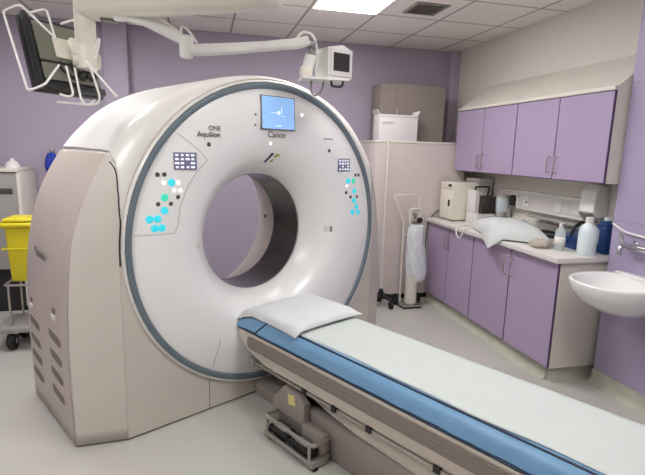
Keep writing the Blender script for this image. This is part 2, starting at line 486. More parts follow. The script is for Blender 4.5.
# slate ring and white rim
obj('ring_trim', lathe(NB(), [(.908, .0), (.908, -.014), (.914, -.025), (.926, -.030), (.938, -.027), (.944, -.018), (.944, .0)], (0, 0, ZC), 'y', 144, False), 'ring', gan, GF)
obj('ring_rim', lathe(NB(), [(.9445, .0), (.9445, -.018), (.950, -.024), (.957, -.018), (.960, 0)], (0, 0, ZC), 'y', 144, False), 'white', gan, GF)
FACE = [(.39, .2), (.394, .185), (.41, .155), (.435, .115), (.47, .07), (.51, .03), (.56, .0), (.62, -.018), (.68, -.026), (.75, -.03), (.82, -.026), (.88, -.018), (.908, -.012)]
def fc(r):
    for (a, va), (b, vb) in zip(FACE, FACE[1:]):
        if a <= r <= b: return va + (vb - va) * (r - a) / (b - a)
    return 0
FC = [(p.x, p.y) for p in catmull([Vector(p) for p in FACE], 3)]
obj('face_disc', lathe(NB(), FC, (0, 0, ZC), 'y', 128, False), 'face', gan, GF, ang=60)
obj('bore_lining', lathe(NB(), [(.39, .2), (.389, .35), (.389, .5)], (0, 0, ZC), 'y', 96, False), 'bore', gan, GF)
obj('bore_flare', lathe(NB(), [(.389, .5), (.392, .52), (.415, .60), (.45, .70), (.50, .81), (.56, .924)], (0, 0, ZC), 'y', 96, False), 'flare', gan, GF, ang=60)
obj('bore_joint', lathe(NB(), [(.3885, .2), (.386, .205), (.3885, .212)], (0, 0, ZC), 'y', 96, False), 'print', gan, GF)
# bore sensor dot
bs = lathe(NB(), [(.001, -.004), (.012, -.004), (.014, 0)], (0, 0, 0), 'x', 12)
obj('sensor', bs, 'btn_dark', gan, GF @ Matrix.Translation((.428, .66, ZC + .02)))
def onface(x, z, lift=0):
    r = math.hypot(x, z - ZC); return Vector((x, fc(r) - lift, z))
def facenormal(x, z):
    r = math.hypot(x, z - ZC); e = .01; s = (fc(min(.907, r + e)) - fc(max(.391, r - e))) / (2 * e)
    n = Vector((s * x / r, -1, s * (z - ZC) / r)); return n.normalized()
def face_frame(x, z, lift=0):
    """frame: x right, y up, z out of the face"""
    n = facenormal(x, z); zax = n; upv = Vector((0, 0, 1)); yax = (upv - n * upv.dot(n)).normalized(); xax = yax.cross(zax)
    p = onface(x, z) + n * lift
    m = Matrix(((xax.x, yax.x, zax.x, p.x), (xax.y, yax.y, zax.y, p.y), (xax.z, yax.z, zax.z, p.z), (0, 0, 0, 1)))
    return GF @ m
def plate(x, z, w, h, t=.006, bev=.002): return B((-w / 2, -h / 2, -.01), (w / 2, h / 2, t), bev)
# touch screen
scr = obj('display_screen', plate(0, 0, .262, .203, .005), 'print', gan, face_frame(.018, 1.818, .001))
scr['label'] = 'screen bezel'
obj('display_glass', B((-.124, -.095, .004), (.124, .095, .0062)), 'lcd', scr, face_frame(.018, 1.818, .001))
mk = NB()
box(mk, (-.06, -.002, .006), (-.01, .002, .0072)); box(mk, (-.01, -.01, .006), (.012, .012, .0072)); box(mk, (.02, .0, .006), (.026, .04, .0072)); box(mk, (.02, -.02, .006), (.05, -.016, .0072)); box(mk, (-.02, -.08, .006), (.02, -.074, .0072))
obj('display_marks', mk, 'lcd_pale', scr, face_frame(.018, 1.818, .001))
text('lettering', 'Canon', .052, 'print', gan, face_frame(.015, 1.672, .003), align='CENTER', bold=.0008)
text('lettering', 'ONE', .036, 'print', gan, face_frame(-.425, 1.694, .002), align='CENTER', bold=.0008)
text('lettering', 'Aquilion', .042, 'print', gan, face_frame(-.462, 1.657, .003), align='CENTER', bold=.0008)
obj('printed_line', plate(0, 0, .09, .008, .001, 0), 'seam', gan, face_frame(.45, 1.678))
# control panels left and right
def panel(disp, dark, white, cyan, green, outline):
    x, z, w, h = disp
    root = obj('control_panel', plate(0, 0, w, h, .003), 'lcd_grey', gan, face_frame(x, z, .0005))
    sg = NB()
    for r_ in range(4):
        for c_ in range(4):
            if random.random() < .85:
                cx = -w / 2 + w * (c_ + .6) / 4.4; cz = h / 2 - h * (r_ + .7) / 4.4
                ww = w * random.uniform(.05, .10)
                box(sg, (cx - ww, cz - .0055, .003), (cx + ww, cz + .0055, .0045))
    obj('display_segments', sg, 'lcd_txt', root, face_frame(x, z, .0005))
    for lst, m_, r_ in ((dark, 'btn_dark', .012), (white, 'btn_white', .013), (cyan, 'btn_cyan', .021), (green, 'btn_green', .021)):
        for bx, bz in lst:
            bmb = lathe(NB(), [(r_, -.006), (r_, .0015), (r_ * .8, .0035)], (0, 0, 0), 'z', 16)
            bo = obj('button', bmb, m_, gan, face_frame(bx, bz, .0003))
            bo['label'] = {'btn_dark': 'dark brown button', 'btn_white': 'lit white button', 'btn_cyan': 'lit cyan button', 'btn_green': 'lit green button'}[m_]
    if outline:
        pts = [GF @ onface(a, b, .0005) for a, b in outline]
        obj('panel_outline', tube(NB(), pts, .0014, 5), 'seam', gan)
def arc_pts(pts, n=6):
    v = [Vector(p) for p in pts]; out = []
    for a, b in zip(v, v[1:]):
        for k in range(n): out.append(tuple(a.lerp(b, k / n)))
    out.append(tuple(v[-1])); return out
panel((-.606, 1.523, .132, .094), [(-.761, 1.453), (-.725, 1.453), (-.653, 1.331), (-.765, 1.298), (-.695, 1.297), (-.462, 1.616)],
      [(-.728, 1.408), (-.650, 1.407), (-.674, 1.367), (-.636, 1.365)],
      [(-.688, 1.41), (-.732, 1.262), (-.813, 1.22), (-.771, 1.22), (-.788, 1.17), (-.749, 1.17)], [(-.729, 1.332)],
      arc_pts([(-.893, 1.138), (-.674, 1.135), (-.655, 1.178), (-.64, 1.28), (-.59, 1.39), (-.54, 1.46), (-.47, 1.53), (-.52, 1.58), (-.58, 1.625), (-.655, 1.68)]))
panel((.610, 1.503, .122, .088), [(.736, 1.43), (.772, 1.43), (.644, 1.306), (.69, 1.272), (.757, 1.272), (.461, 1.60)],
      [(.65, 1.353)], [(.657, 1.389), (.726, 1.314), (.727, 1.244), (.753, 1.198), (.715, 1.159), (.775, 1.155)], [(.713, 1.388)], None)
for x, z in ((-.021, 1.634), (.212, 1.821)):
    obj('indicator_light', lathe(NB(), [(.009, -.004), (.009, .002), (.005, .004)], (0, 0, 0), 'z', 12), 'led', gan, face_frame(x, z))
for x, z in ((-.516, 1.04), (.517, 1.048)):
    w_ = obj('bore_indicator', plate(0, 0, .05 if x > 0 else .035, .045, .004, .003), 'white', gan, face_frame(x, z))  # bore indicators made as plain white plates
obj('slot_mark', plate(0, 0, .012, .04, .005, .001), 'black', gan, face_frame(.54, 1.043))
# black and yellow-green slash mark above the bore
lg = prism(NB(), [(-.035, -.04), (-.015, -.04), (.012, .04), (-.008, .04)], -.004, .002, 'xy')
obj('logo', lg, 'black', gan, face_frame(.015, 1.545))
lg = prism(NB(), [(.018, .005), (.055, .005), (.06, .035), (.03, .035)], -.004, .002, 'xy')
obj('logo', lg, 'logo_green', gan, face_frame(.015, 1.545))
lg = prism(NB(), [(.008, -.035), (.03, -.035), (.035, -.01), (.02, -.01)], -.004, .002, 'xy')
obj('logo', lg, 'logo_green', gan, face_frame(.015, 1.545))
for x, z in ((-.15, 1.80), (-.15, 1.74)):
    obj('small_key', lathe(NB(), [(.008, -.004), (.008, .002)], (0, 0, 0), 'z', 12), 'seam', gan, face_frame(x, z))
# seam on the lower front
obj('cover_seam', tube(NB(), [GF @ Vector(p) for p in [(-.467, -.003, .013), (-.467, -.003, .2)]], .003, 6), 'seam', gan)
sp = [(-.453, .262), (-.438, .34), (-.41, .42), (-.40, .46)]
obj('cover_seam', tube(NB(), [GF @ onface(a, b, .0002) for a, b in arc_pts(sp, 4)], .0018, 6), 'seam', gan)

# ---------------------------------------------------------------- patient table   (frame: x across, y along bore, z up)
TX0, TX1 = .70 - .975, 1.22 - .975
tb = thing('patient_table', 'long beige sliding CT patient table with taupe side panels and foot pedals', 'patient table', gpt((TX0 + TX1) / 2, -1.5, 0), GA)
YE = -2.7
# tabletop tray with a raised nose at the gantry end
poly = [(-.035, .493), (-.03, .44), (-.09, .40), (-.22, .355), (-.34, .345), (YE, .345), (YE, .493)]
obj('table_tray', prism(NB(), poly, TX0, TX1, 'yz', .012), 'beige', tb, GF)
def rr(y0, y1, z0, z1, r, n=5):
    out = []
    for cx, cz, a0 in ((y1 - r, z1 - r, 0), (y0 + r, z1 - r, 90), (y0 + r, z0 + r, 180), (y1 - r, z0 + r, 270)):
        for k in range(n + 1):
            a = math.radians(a0 + 90 * k / n); out.append((cx + r * math.cos(a), cz + r * math.sin(a)))
    return out
for s, nm in ((-1, 0), (1, 1)):
    x = TX0 if s < 0 else TX1
    o = obj('side_panel', prism(NB(), rr(YE + .02, -.13, .402, .478, .03), x - .003, x + .003, 'yz', .001), 'taupe', tb, GF)
    o['label'] = 'textured taupe side panel'
    rb = NB()
    for z in (.42, .44, .46): box(rb, (x - .005, YE + .05, z - .002), (x + .005, -.17, z + .002))
    obj('panel_rib', rb, 'taupe2', tb, GF)
    obj('top_rail', B((x - .008, YE, .486), (x + .008, -.06, .503), .004), 'beige', tb, GF)
    # accessory rail with clips
    xr = TX0 + .005 if s < 0 else TX1 - .005
    obj('slide_rail', B((xr - .006, -2.4, .318), (xr + .006, -.26, .336), .003), 'steel', tb, GF)
    for v in (-.662, -.893, -1.127, -1.5, -1.9):
        obj('rail_clip', B((xr - .014, v - .022, .314), (xr + .012, v + .012, .346), .003), 'black', tb, GF)
    obj('rail_bracket', B((xr - .004, -2.38, .33), (xr + .004, -2.34, .346)), 'steel', tb, GF)
    obj('rail_bracket', B((xr - .004, -.42, .33), (xr + .004, -.38, .346)), 'steel', tb, GF)
# beige skirt that narrows towards the gantry
for x0, x1 in ((-.225, -.205), (.175, .195)):
    sk = prism(NB(), [(-.60, .335), (-.66, .30), (-.80, .262), (-1.0, .232), (-1.4, .216), (YE + .1, .21), (YE + .1, .335)], x0, x1, 'yz', .003)
    obj('skirt', sk, 'beige', tb, GF)
    obj('skirt_edge', tube(NB(), [GF @ Vector(((x0 if x0 < 0 else x1), y, z)) for y, z in [(-.62, .325), (-.66, .298), (-.80, .26), (-1.0, .23), (-1.4, .214), (YE + .12, .208)]], .006, 6), 'beige', tb)
obj('inner_frame', B((-.19, YE + .2, .02), (.16, -.60, .345)), 'dark_gap', tb, GF)
obj('lift_arm', prism(NB(), [(-.34, .345), (-.20, .345), (-.45, .10), (-.62, .10)], -.16, .13, 'yz', .01), 'dark_gap', tb, GF)
obj('base', B((-.235, YE + .05, 0), (.205, -.44, .213), .012), 'taupe2', tb, GF)
obj('base_plate', B((-.135, -.46, 0), (.12, -.02, .085), .008), 'taupe2', tb, GF)
# guide bars reaching to the gantry
gb = NB()
for x in (-.19, .15):
    cyl(gb, (x, -.50, .262), (x, -.06, .262), .010)
    cyl(gb, (x, -.50, .295), (x, -.16, .295), .010)
obj('guide_bar', gb, 'steel', tb, GF)
obj('guide_block', B((-.21, -.10, .24), (.17, -.05, .29), .006), 'grey', tb, GF)
# grey motor housing with the yellow label
mh = prism(NB(), [(-.39, .04), (-.68, .04), (-.68, .255), (-.63, .29), (-.50, .30), (-.41, .20)], -.285, -.235, 'yz', .01)
mo = obj('motor_housing', mh, 'taupe2', tb, GF)
obj('warning_label', prism(NB(), [(-.55, .21), (-.61, .222), (-.60, .28), (-.545, .268)], -.2868, -.2855, 'yz'), 'sticker', mo, GF)
# foot pedals in a steel tray
pd = obj('pedal_tray', B((-.375, -.86, .008), (-.26, -.44, .034), .008), 'steel', tb, GF)
pf = NB()
for z in (.038, .135):
    tube(pf, fillet([(-.255, -.45, z), (-.375, -.45, z), (-.375, -.85, z), (-.255, -.85, z)], .035), .011, 8)
for y in (-.47, -.83): cyl(pf, (-.373, y, .03), (-.373, y, .135), .009, 8)
obj('pedal_guard', pf, 'steel', tb, GF)
obj('pedal_housing', B((-.285, -.84, .0), (-.236, -.45, .15), .012), 'taupe2', tb, GF)
for y in (-.55, -.73):
    pp = obj('foot_pedal', B((-.362, y - .08, .045), (-.290, y + .08, .085), .01), 'black', tb, GF)
    obj('pedal_pad', B((-.350, y - .045, .083), (-.305, y + .045, .090), .002), 'grey', pp, GF)
for y in (-.49, -.85): obj('tray_foot', B((-.37, y - .015, 0), (-.34, y + .015, .014)), 'rubber', tb, GF)

# mattress
def mattress():
    bm = NB(); sec = [(TX0 + .008, .5035), (TX0 - .004, .520), (TX0 + .006, .555), (TX0 + .028, .598), (TX0 + .045, .603), (TX1 - .045, .603), (TX1 - .028, .598), (TX1 - .006, .555), (TX1 + .004, .52), (TX1 - .008, .5035)]
    ys = [-.02] + [-.02 - .07 * k for k in range(1, 39)]
    R = []
    for i, y in enumerate(ys):
        w = math.sin(y * 43) * .0022 + math.sin(y * 19 + 1) * .0015
        k = .55 if i == 0 else (.82 if i == 1 else 1)
        R.append([bm.verts.new((x + (-w if x < -.0 else w) * (z < .6), y, .5035 + (z - .5035) * k)) for x, z in sec])
    for A, C in zip(R, R[1:]):
        for j in range(len(sec)): bm.faces.new((A[j], A[(j + 1) % len(sec)], C[(j + 1) % len(sec)], C[j]))
    bm.faces.new(R[0]); bm.faces.new(R[-1][::-1])
    return bm
mt = thing('mattress', 'slim blue vinyl mattress with navy piping lying on the patient table', 'mattress', gpt(-.015, -1.35, .5035), GA)
obj('pad', mattress(), 'blue', mt, GF, ang=50)
for x, s in ((TX0 + .036, -1), (TX1 - .036, 1)):
    if s < 0: obj('piping', tube(NB(), [GF @ Vector((x, y, z)) for y, z in [(-.035, .560), (-.1, .590), (-.18, .603), (-.6, .603), (-1.4, .603), (-2.6, .603)]], .0055, 6), 'navy', mt)
    obj('piping', tube(NB(), [GF @ Vector((x + s * .038, y, .509)) for y in (-.03, -.6, -1.5, -2.6)], .005, 6), 'navy', mt)
obj('strap', tube(NB(), [GF @ Vector(p) for p in [(TX0 - .004, -.20, .508), (TX0 - .006, -.23, .53), (TX0 + .002, -.255, .555), (TX0 + .026, -.30, .601), (TX0 + .08, -.33, .606), (TX1 - .05, -.33, .606)]], .004, 6), 'navy', mt)
# paper sheet
def sheet():
    bm = NB(); R = []
    xs = [TX0 + .050 + (TX1 - .002 - TX0 - .050) * i / 16 for i in range(17)]
    n = 60
    for j in range(n + 1):
        y = -.38 - 2.2 * j / n; row = []
        for i, x in enumerate(xs):
            xx = x + (.006 * math.sin(y * 5) + .004 * math.sin(y * 13 + 1)) * (i in (0,)) 
            z = .6065 + .0018 * noise.noise(Vector((x * 6, y * 4, 0)))
            if i >= 15: z -= (.002 if i == 15 else .028)
            row.append(bm.verts.new((xx, y, z)))
        R.append(row)
    for A, C in zip(R, R[1:]):
        for i in range(16): bm.faces.new((A[i], A[i + 1], C[i + 1], C[i]))
    return bm
tag(obj('bed_sheet', sheet(), 'linen', None, GF, solid=.002, ang=60), 'long smooth white paper sheet laid over the blue mattress', 'sheet')
def cushion(x0, x1, y0, y1, z0, th, wr=.006, n=24, seed=0, ex=.42, drop=None):
    bm = NB()
    def pt(u, v, s):
        a, b = 2 * u - 1, 2 * v - 1
        e = max(0, (1 - abs(a) ** 3.2)) ** ex * max(0, (1 - abs(b) ** 3.2)) ** ex
        pin = 1 - .035 * (1 - abs(b) ** 2) * abs(a) ** 6; pin2 = 1 - .035 * (1 - abs(a) ** 2) * abs(b) ** 6
        x = (x0 + x1) / 2 + a * (x1 - x0) / 2 * pin; y = (y0 + y1) / 2 + b * (y1 - y0) / 2 * pin2
        nz = noise.noise(Vector((x * 9 + seed, y * 9, seed))) * wr + noise.noise(Vector((x * 24 + seed, y * 24, 3))) * wr * .4
        z = z0 + (th * (.32 + .68 * e) + nz if s > 0 else th * .28 * (1 - e))
        if drop: z += drop(x, y)
        return (x, y, z)
    T = [[bm.verts.new(pt(i / n, j / n, 1)) for i in range(n + 1)] for j in range(n + 1)]
    Bt = [[bm.verts.new(pt(i / n, j / n, -1)) for i in range(n + 1)] for j in range(n + 1)]
    for j in range(n):
        for i in range(n):
            bm.faces.new((T[j][i], T[j][i + 1], T[j + 1][i + 1], T[j + 1][i])); bm.faces.new((Bt[j][i], Bt[j + 1][i], Bt[j + 1][i + 1], Bt[j][i + 1]))
    for k in range(n):
        bm.faces.new((T[0][k], Bt[0][k], Bt[0][k + 1], T[0][k + 1])); bm.faces.new((T[n][k], T[n][k + 1], Bt[n][k + 1], Bt[n][k]))
        bm.faces.new((T[k][0], T[k + 1][0], Bt[k + 1][0], Bt[k][0])); bm.faces.new((T[k][n], Bt[k][n], Bt[k + 1][n], T[k + 1][n]))
    return bm
pil = cushion(TX0 + .005, TX1 + .02, -.58, .005, .609, .055, .009, 34, 2, drop=lambda x, y: -.055 * max(0, (y + .16) / .16) ** 1.3 - .03 * max(0, (TX0 + .06 - x) / .06) ** 1.5)
tag(obj('pillow', pil, 'pillow', None, GF, ang=80), 'flat white cloth pillow at the scanner end of the patient table', 'pillow')

# ---------------------------------------------------------------- right-hand cupboards
# base units: x front plane 2.37
XD = 2.37
CZ = .88
units = [(2.735, 3.265, 1), (3.268, 3.815, 1), (3.818, 4.72, 2)]
ulab = ['lilac base cupboard at the near end beside the basin, white end panel', 'single lilac base cupboard, middle of the run under the white pillow', 'double lilac base cupboard at the far end beside the tall white cupboard']
for (y0, y1, nd), lb in zip(units, ulab):
    t = thing('base_cupboard', lb, 'cupboard', ((XD + XR) / 2, (y0 + y1) / 2, 0), 0, 'base cupboards under the worktop')
    obj('body', B((XD + .02, y0, .1), (XR - .002, y1, CZ), .001, 1), 'carcass', t)
    obj('plinth', B((XD + .035, y0 + (.0 if y0 > 3 else .03), 0), (XR - .01, y1, .1)), 'skirt', t)
    w = (y1 - y0) / nd
    for k in range(nd):
        a, b = y0 + k * w, y0 + (k + 1) * w
        obj('door_edging', B((XD + .003, a + .0015, .103), (XD + .018, b - .0015, CZ - .004)), 'edge', t)
        d = obj('door', B((XD, a + .005, .107), (XD + .010, b - .005, CZ - .008), .001, 1), 'door', t)
        # bow handle
        if nd == 2: hy = b - .035 if k == 0 else a + .035
        else: hy = b - .04 if y0 < 3 else a + .04
        hp = fillet([(XD, hy, .66), (XD - .028, hy, .66), (XD - .028, hy, .80), (XD, hy, .80)], .015)
        obj('handle', tube(NB(), hp, .005, 8), 'steel', d)
# worktop with upstand
wt = thing('worktop', 'long pale worktop running over the lilac base cupboards', 'worktop', (2.64, 3.73, CZ))
obj('top', B((2.335, 2.712, CZ), (XR - .001, 4.725, .92), .006), 'worktop', wt)
obj('upstand', B((XR - .02, 2.712, .921), (XR - .001, 4.725, 1.02), .003), 'worktop', wt)
# cove skirting in front of the units
skirting('baseboard_units', 2.405, 2.77, 2.405, 4.72, -1, 0, .095, cove=.05)
skirting('baseboard_units_end', 2.405, 2.764, 2.94, 2.764, 0, -1, .095, cove=.05)
# wall units with sloping top
XW = 2.62
wl = ['double lilac wall cupboard nearest the basin wall, under a sloping cream top', 'double lilac wall cupboard at the far end near the corner, above the coffee machine']
for (y0, y1), lb in zip([(2.705, 3.715), (3.718, 4.72)], wl):
    t = thing('wall_cupboard', lb, 'cupboard', ((XW + XR) / 2, (y0 + y1) / 2, 1.43), 0, 'wall cupboards above the worktop')
    bd = prism(NB(), [(XW + .02, 1.43), (XR - .001, 1.43), (XR - .001, 2.32), (XW + .02, 2.07)], y0, y1, 'xz')
    obj('body', bd, 'carcass', t)
    obj('top_trim', B((XW - .004, y0, 2.045), (XW + .0195, y1, 2.072), .002), 'carcass', t)
    w = (y1 - y0) / 2
    for k in range(2):
        a, b = y0 + k * w, y0 + (k + 1) * w
        obj('door_edging', B((XW + .004, a + .0015, 1.431), (XW + .0195, b - .0015, 2.043)), 'edge', t)
        d = obj('door', B((XW, a + .005, 1.436), (XW + .011, b - .005, 2.038), .001, 1), 'door2', t)
        hy = b - .04 if k == 0 else a + .04
        hp = fillet([(XW, hy, 1.48), (XW - .028, hy, 1.48), (XW - .028, hy, 1.60), (XW, hy, 1.60)], .015)
        obj('handle', tube(NB(), hp, .005, 8), 'steel', d)
# tall white cupboard with boxes on top
t = thing('tall_cupboard', 'tall plain pinkish white cupboard standing in the far right corner', 'cupboard', (2.2, 4.95, 0))
obj('body', B((1.73, 4.765, .06), (2.77, 5.30, 1.70), .003), 'cupboard', t)
obj('plinth', B((1.75, 4.79, 0), (2.75, 5.29, .06)), 'dark_gap', t)
obj('top_edge', B((1.725, 4.755, 1.70), (2.775, 5.305, 1.722), .003), 'carcass', t)
obj('door', B((1.733, 4.752, .065), (2.767, 4.7645, 1.695), .001, 1), 'cupboard', t)
t = thing('metal_cabinet', 'taupe grey two-door metal cabinet standing on top of the tall white cupboard', 'cabinet', (2.16, 5.12, 1.722))
obj('body', B((1.85, 5.0, 1.724), (2.60, 5.29, 2.325), .004), 'grey_metal', t)
for a, b in ((1.854, 2.01), (2.014, 2.596)):
    obj('door', B((a, 4.988, 1.73), (b, 4.9995, 2.32), .001, 1), 'grey_metal', t)
obj('handle', B((2.03, 4.978, 1.98), (2.04, 4.988, 2.08), .002), 'steel', t)
t = thing('cardboard_box', 'white open-flapped cardboard box in front of the grey metal cabinet', 'box', (1.96, 4.84, 1.722), math.radians(-3))
obj('body', B((1.765, 4.775, 1.7235), (2.19, 4.96, 1.985), .003), 'carton', t)
for x, s in ((1.765, -1), (2.19, 1)):
    fl = prism(NB(), [(x, 1.985), (x + s * .028, 2.03), (x + s * .023, 2.034), (x - s * .006, 1.987)], 4.78, 4.955, 'xz')
    obj('flap', fl, 'carton', t)
obj('lid_tape', B((1.77, 4.773, 1.962), (2.185, 4.775, 1.966)), 'seam', t)
pr = NB(); box(pr, (1.80, 4.7738, 1.90), (1.93, 4.775, 1.908)); box(pr, (1.80, 4.7738, 1.885), (1.89, 4.775, 1.891)); obj('printed_line', pr, 'seam', t)

# drip stand and gas-cylinder trolley in front of the tall cupboard
t = thing('drip_stand', 'slim white drip stand on black castors beside the scanner', 'stand', (1.83, 4.56, 0))
obj('pole', cyl(NB(), (1.80, 4.58, .12), (1.80, 4.58, 1.70), .010, 12), 'carcass', t)
obj('pole_cap', lathe(NB(), [(.012, 1.70), (.014, 1.705), (.012, 1.72)], (1.80, 4.58, 0), 'z', 12), 'carcass', t)
bb = NB()
for k in range(5):
    a = 2 * PI * k / 5 + .1
    tube(bb, [(1.80, 4.58, .125), (1.80 + .16 * math.cos(a), 4.58 + .14 * math.sin(a), .085)], [.02, .013], 8)
lathe(bb, [(.03, .09), (.032, .14), (.02, .18), (.014, .19)], (1.80, 4.58, 0), 'z', 12)
obj('base', bb, 'black', t)
for k in range(5):
    a = 2 * PI * k / 5 + .1; x, y = 1.80 + .16 * math.cos(a), 4.58 + .14 * math.sin(a)
    obj('castor', lathe(NB(), [(.012, -.02), (.036, -.017), (.038, 0), (.036, .017), (.012, .02)], (x, y, .0385), 'x', 16), 'rubber', t)
t = thing('cylinder_trolley', 'white tubular gas cylinder trolley with tall looped handle by the cupboards', 'trolley', (2.10, 4.55, 0))
hp = fillet([(2.03, 4.61, .03), (2.03, 4.615, .90), (1.90, 4.62, 1.17), (2.19, 4.62, 1.17), (2.20, 4.615, .85), (2.20, 4.61, .03)], .04)
obj('frame', tube(NB(), hp, .010, 8), 'carcass', t)
cb = NB()
for z in (.40, .75): tube(cb, [(2.03, 4.61, z), (2.20, 4.61, z)], .006, 8)
obj('crossbar', cb, 'carcass', t)
obj('foot_plate', B((1.98, 4.42, .02), (2.21, 4.62, .035), .004), 'steel', t)
for x in (1.975, 2.225): obj('wheel', lathe(NB(), [(.01, -.012), (.055, -.012), (.06, 0), (.055, .012), (.01, .012)], (x, 4.60, .06), 'x', 20), 'rubber', t)
obj('stand_foot', B((2.0, 4.425, 0), (2.19, 4.44, .02)), 'rubber', t)
t = thing('gas_cylinder', 'small white gas cylinder standing in the looped trolley', 'gas cylinder', (2.10, 4.50, .035))
obj('body', lathe(NB(), [(.05, .036), (.062, .05), (.062, .74), (.05, .80), (.022, .86), (.018, .88)], (2.10, 4.50, 0), 'z', 24), 'carcass', t)
vb = NB(); lathe(vb, [(.018, .88), (.026, .885), (.026, .93), (.016, .935), (.016, .97), (.03, .975), (.03, .995), (.01, 1.0)], (2.10, 4.50, 0), 'z', 16)
cyl(vb, (2.05, 4.48, .915), (2.15, 4.48, .915), .014, 12)
obj('valve', vb, 'steel', t)
obj('gauge', lathe(NB(), [(.001, -.012), (.028, -.012), (.028, .012), (.001, .012)], (2.13, 4.455, .93), 'y', 16), 'black', t)
obj('valve_guard', tube(NB(), fillet([(2.05, 4.50, .88), (2.035, 4.50, 1.04), (2.165, 4.50, 1.04), (2.15, 4.50, .88)], .05), .013, 8), 'carcass', t)
def sack_bm(c, rx, ry, h, seed, seg=28, rings=14, fall=.5, wr=.012):
    bm = NB(); R = []
    for j in range(rings + 1):
        t_ = j / rings; k = math.sin(PI * min(1, t_ * .92 + .08)) ** fall
        row = []
        for i in range(seg):
            a = 2 * PI * i / seg
            d = 1 + .10 * math.sin(a * 5 + t_ * 3 + seed) + .07 * noise.noise(Vector((math.cos(a) * 3, math.sin(a) * 3, t_ * 3 + seed)))
            row.append(bm.verts.new((c[0] + rx * k * d * math.cos(a), c[1] + ry * k * d * math.sin(a), c[2] + h * t_)))
        R.append(row)
    for A, C in zip(R, R[1:]):
        for i in range(seg): bm.faces.new((A[i], A[(i + 1) % seg], C[(i + 1) % seg], C[i]))
    bm.faces.new(R[0][::-1]); bm.faces.new(R[-1])
    return bm
def bagmesh():
    bm = NB(); R = []; seg = 72
    K = [(.27, .03, .05, .05), (.29, .085, .07, .05), (.36, .115, .082, .045), (.48, .115, .08, .036), (.60, .105, .078, .03), (.72, .10, .076, .02), (.82, .094, .074, .022), (.87, .082, .07, .03), (.885, .055, .062, .0)]
    for j in range(45):
        z = .27 + (.885 - .27) * j / 44
        for p, q in zip(K, K[1:]):
            if p[0] <= z + 1e-9 <= q[0] + 1e-6:
                t_ = (z - p[0]) / (q[0] - p[0]); rx, ry, ox = [p[i] + (q[i] - p[i]) * t_ for i in (1, 2, 3)]
        row = []
        for i in range(seg):
            a = 2 * PI * i / seg; ca_, sa = math.cos(a), math.sin(a)
            d = 1 + .10 * abs(noise.noise(Vector((ca_ * 4, sa * 4, z * 3)))) * 1.6 - .10 + .09 * noise.noise(Vector((ca_ * 7, sa * 7, z * 16))) + .03 * math.sin(a * 9 + z * 22)
            row.append(bm.verts.new((2.10 + ox + rx * d * ca_, 4.495 + ry * d * sa, z)))
        R.append(row)
    for A, C in zip(R, R[1:]):
        for i in range(seg): bm.faces.new((A[i], A[(i + 1) % seg], C[(i + 1) % seg], C[i]))
    return bm
tag(obj('plastic_bag', bagmesh(), 'bag', None, ang=80, solid=.002), 'crumpled white plastic bag pulled over the gas cylinder', 'bag')

# ---------------------------------------------------------------- things on the worktop
Z = .9205
t = thing('countertop_cabinet', 'cream box-shaped appliance with two black catches, far end of worktop', 'appliance', (2.60, 4.55, Z))
obj('body', B((2.475, 4.43, Z + .01), (2.76, 4.69, Z + .395), .006), 'boom', t)
obj('door', B((2.463, 4.436, Z + .015), (2.4745, 4.684, Z + .318), .002), 'boom', t)
obj('lid_front', B((2.463, 4.436, Z + .322), (2.4745, 4.684, Z + .392), .002), 'boom', t)
obj('catch', B((2.455, 4.475, Z + .15), (2.4632, 4.505, Z + .215), .003), 'black', t)
obj('catch', B((2.455, 4.46, Z + .35), (2.4632, 4.515, Z + .378), .003), 'black', t)
for x in (2.49, 2.74):
    for y in (4.45, 4.67): obj('foot', cyl(NB(), (x, y, Z), (x, y, Z + .011), .01, 10), 'rubber', t)
obj('power_cable', tube(NB(), fillet([(2.60, 4.70, Z + .12), (2.55, 4.735, Z + .10), (2.44, 4.738, .98), (2.36, 4.738, .86), (2.352, 4.738, .55)], .08), .005, 8), 'rubber', t)
t = thing('storage_box', 'white lidded box standing behind the cream appliance', 'box', (2.85, 4.58, Z))
obj('body', B((2.775, 4.45, Z), (2.925, 4.70, Z + .42), .004), 'carton', t)
obj('lid', B((2.768, 4.443, Z + .40), (2.93, 4.707, Z + .44), .004), 'carton', t)
t = thing('coffee_machine', 'white drinks machine with a dark smoked front window', 'coffee machine', (2.72, 4.30, Z))
obj('base', B((2.62, 4.21, Z), (2.84, 4.41, Z + .10), .008), 'carton', t)
obj('column', B((2.62, 4.26, Z + .10), (2.675, 4.41, Z + .33), .006), 'carton', t)
obj('back', B((2.675, 4.36, Z + .10), (2.84, 4.41, Z + .29), .004), 'carton', t)
obj('window', B((2.682, 4.225, Z + .103), (2.835, 4.3595, Z + .28), .012), 'dark_glass', t)
obj('handle', tube(NB(), fillet([(2.64, 4.30, Z + .33), (2.64, 4.30, Z + .365), (2.80, 4.30, Z + .365), (2.80, 4.33, Z + .28)], .02), .009, 8), 'black', t)
t = thing('jar', 'tall clear jar with grey base beside the drinks machine', 'jar', (2.82, 4.10, Z))
obj('base', lathe(NB(), [(.05, Z), (.055, Z + .01), (.05, Z + .13), (.046, Z + .14)], (2.82, 4.10, 0), 'z', 24), 'grey', t)
obj('glass', lathe(NB(), [(.046, Z + .141), (.056, Z + .16), (.058, Z + .27), (.052, Z + .28)], (2.82, 4.10, 0), 'z', 24), 'clear', t)
obj('lid', lathe(NB(), [(.058, Z + .281), (.060, Z + .29), (.056, Z + .305), (.02, Z + .31)], (2.82, 4.10, 0), 'z', 24), 'grey', t)
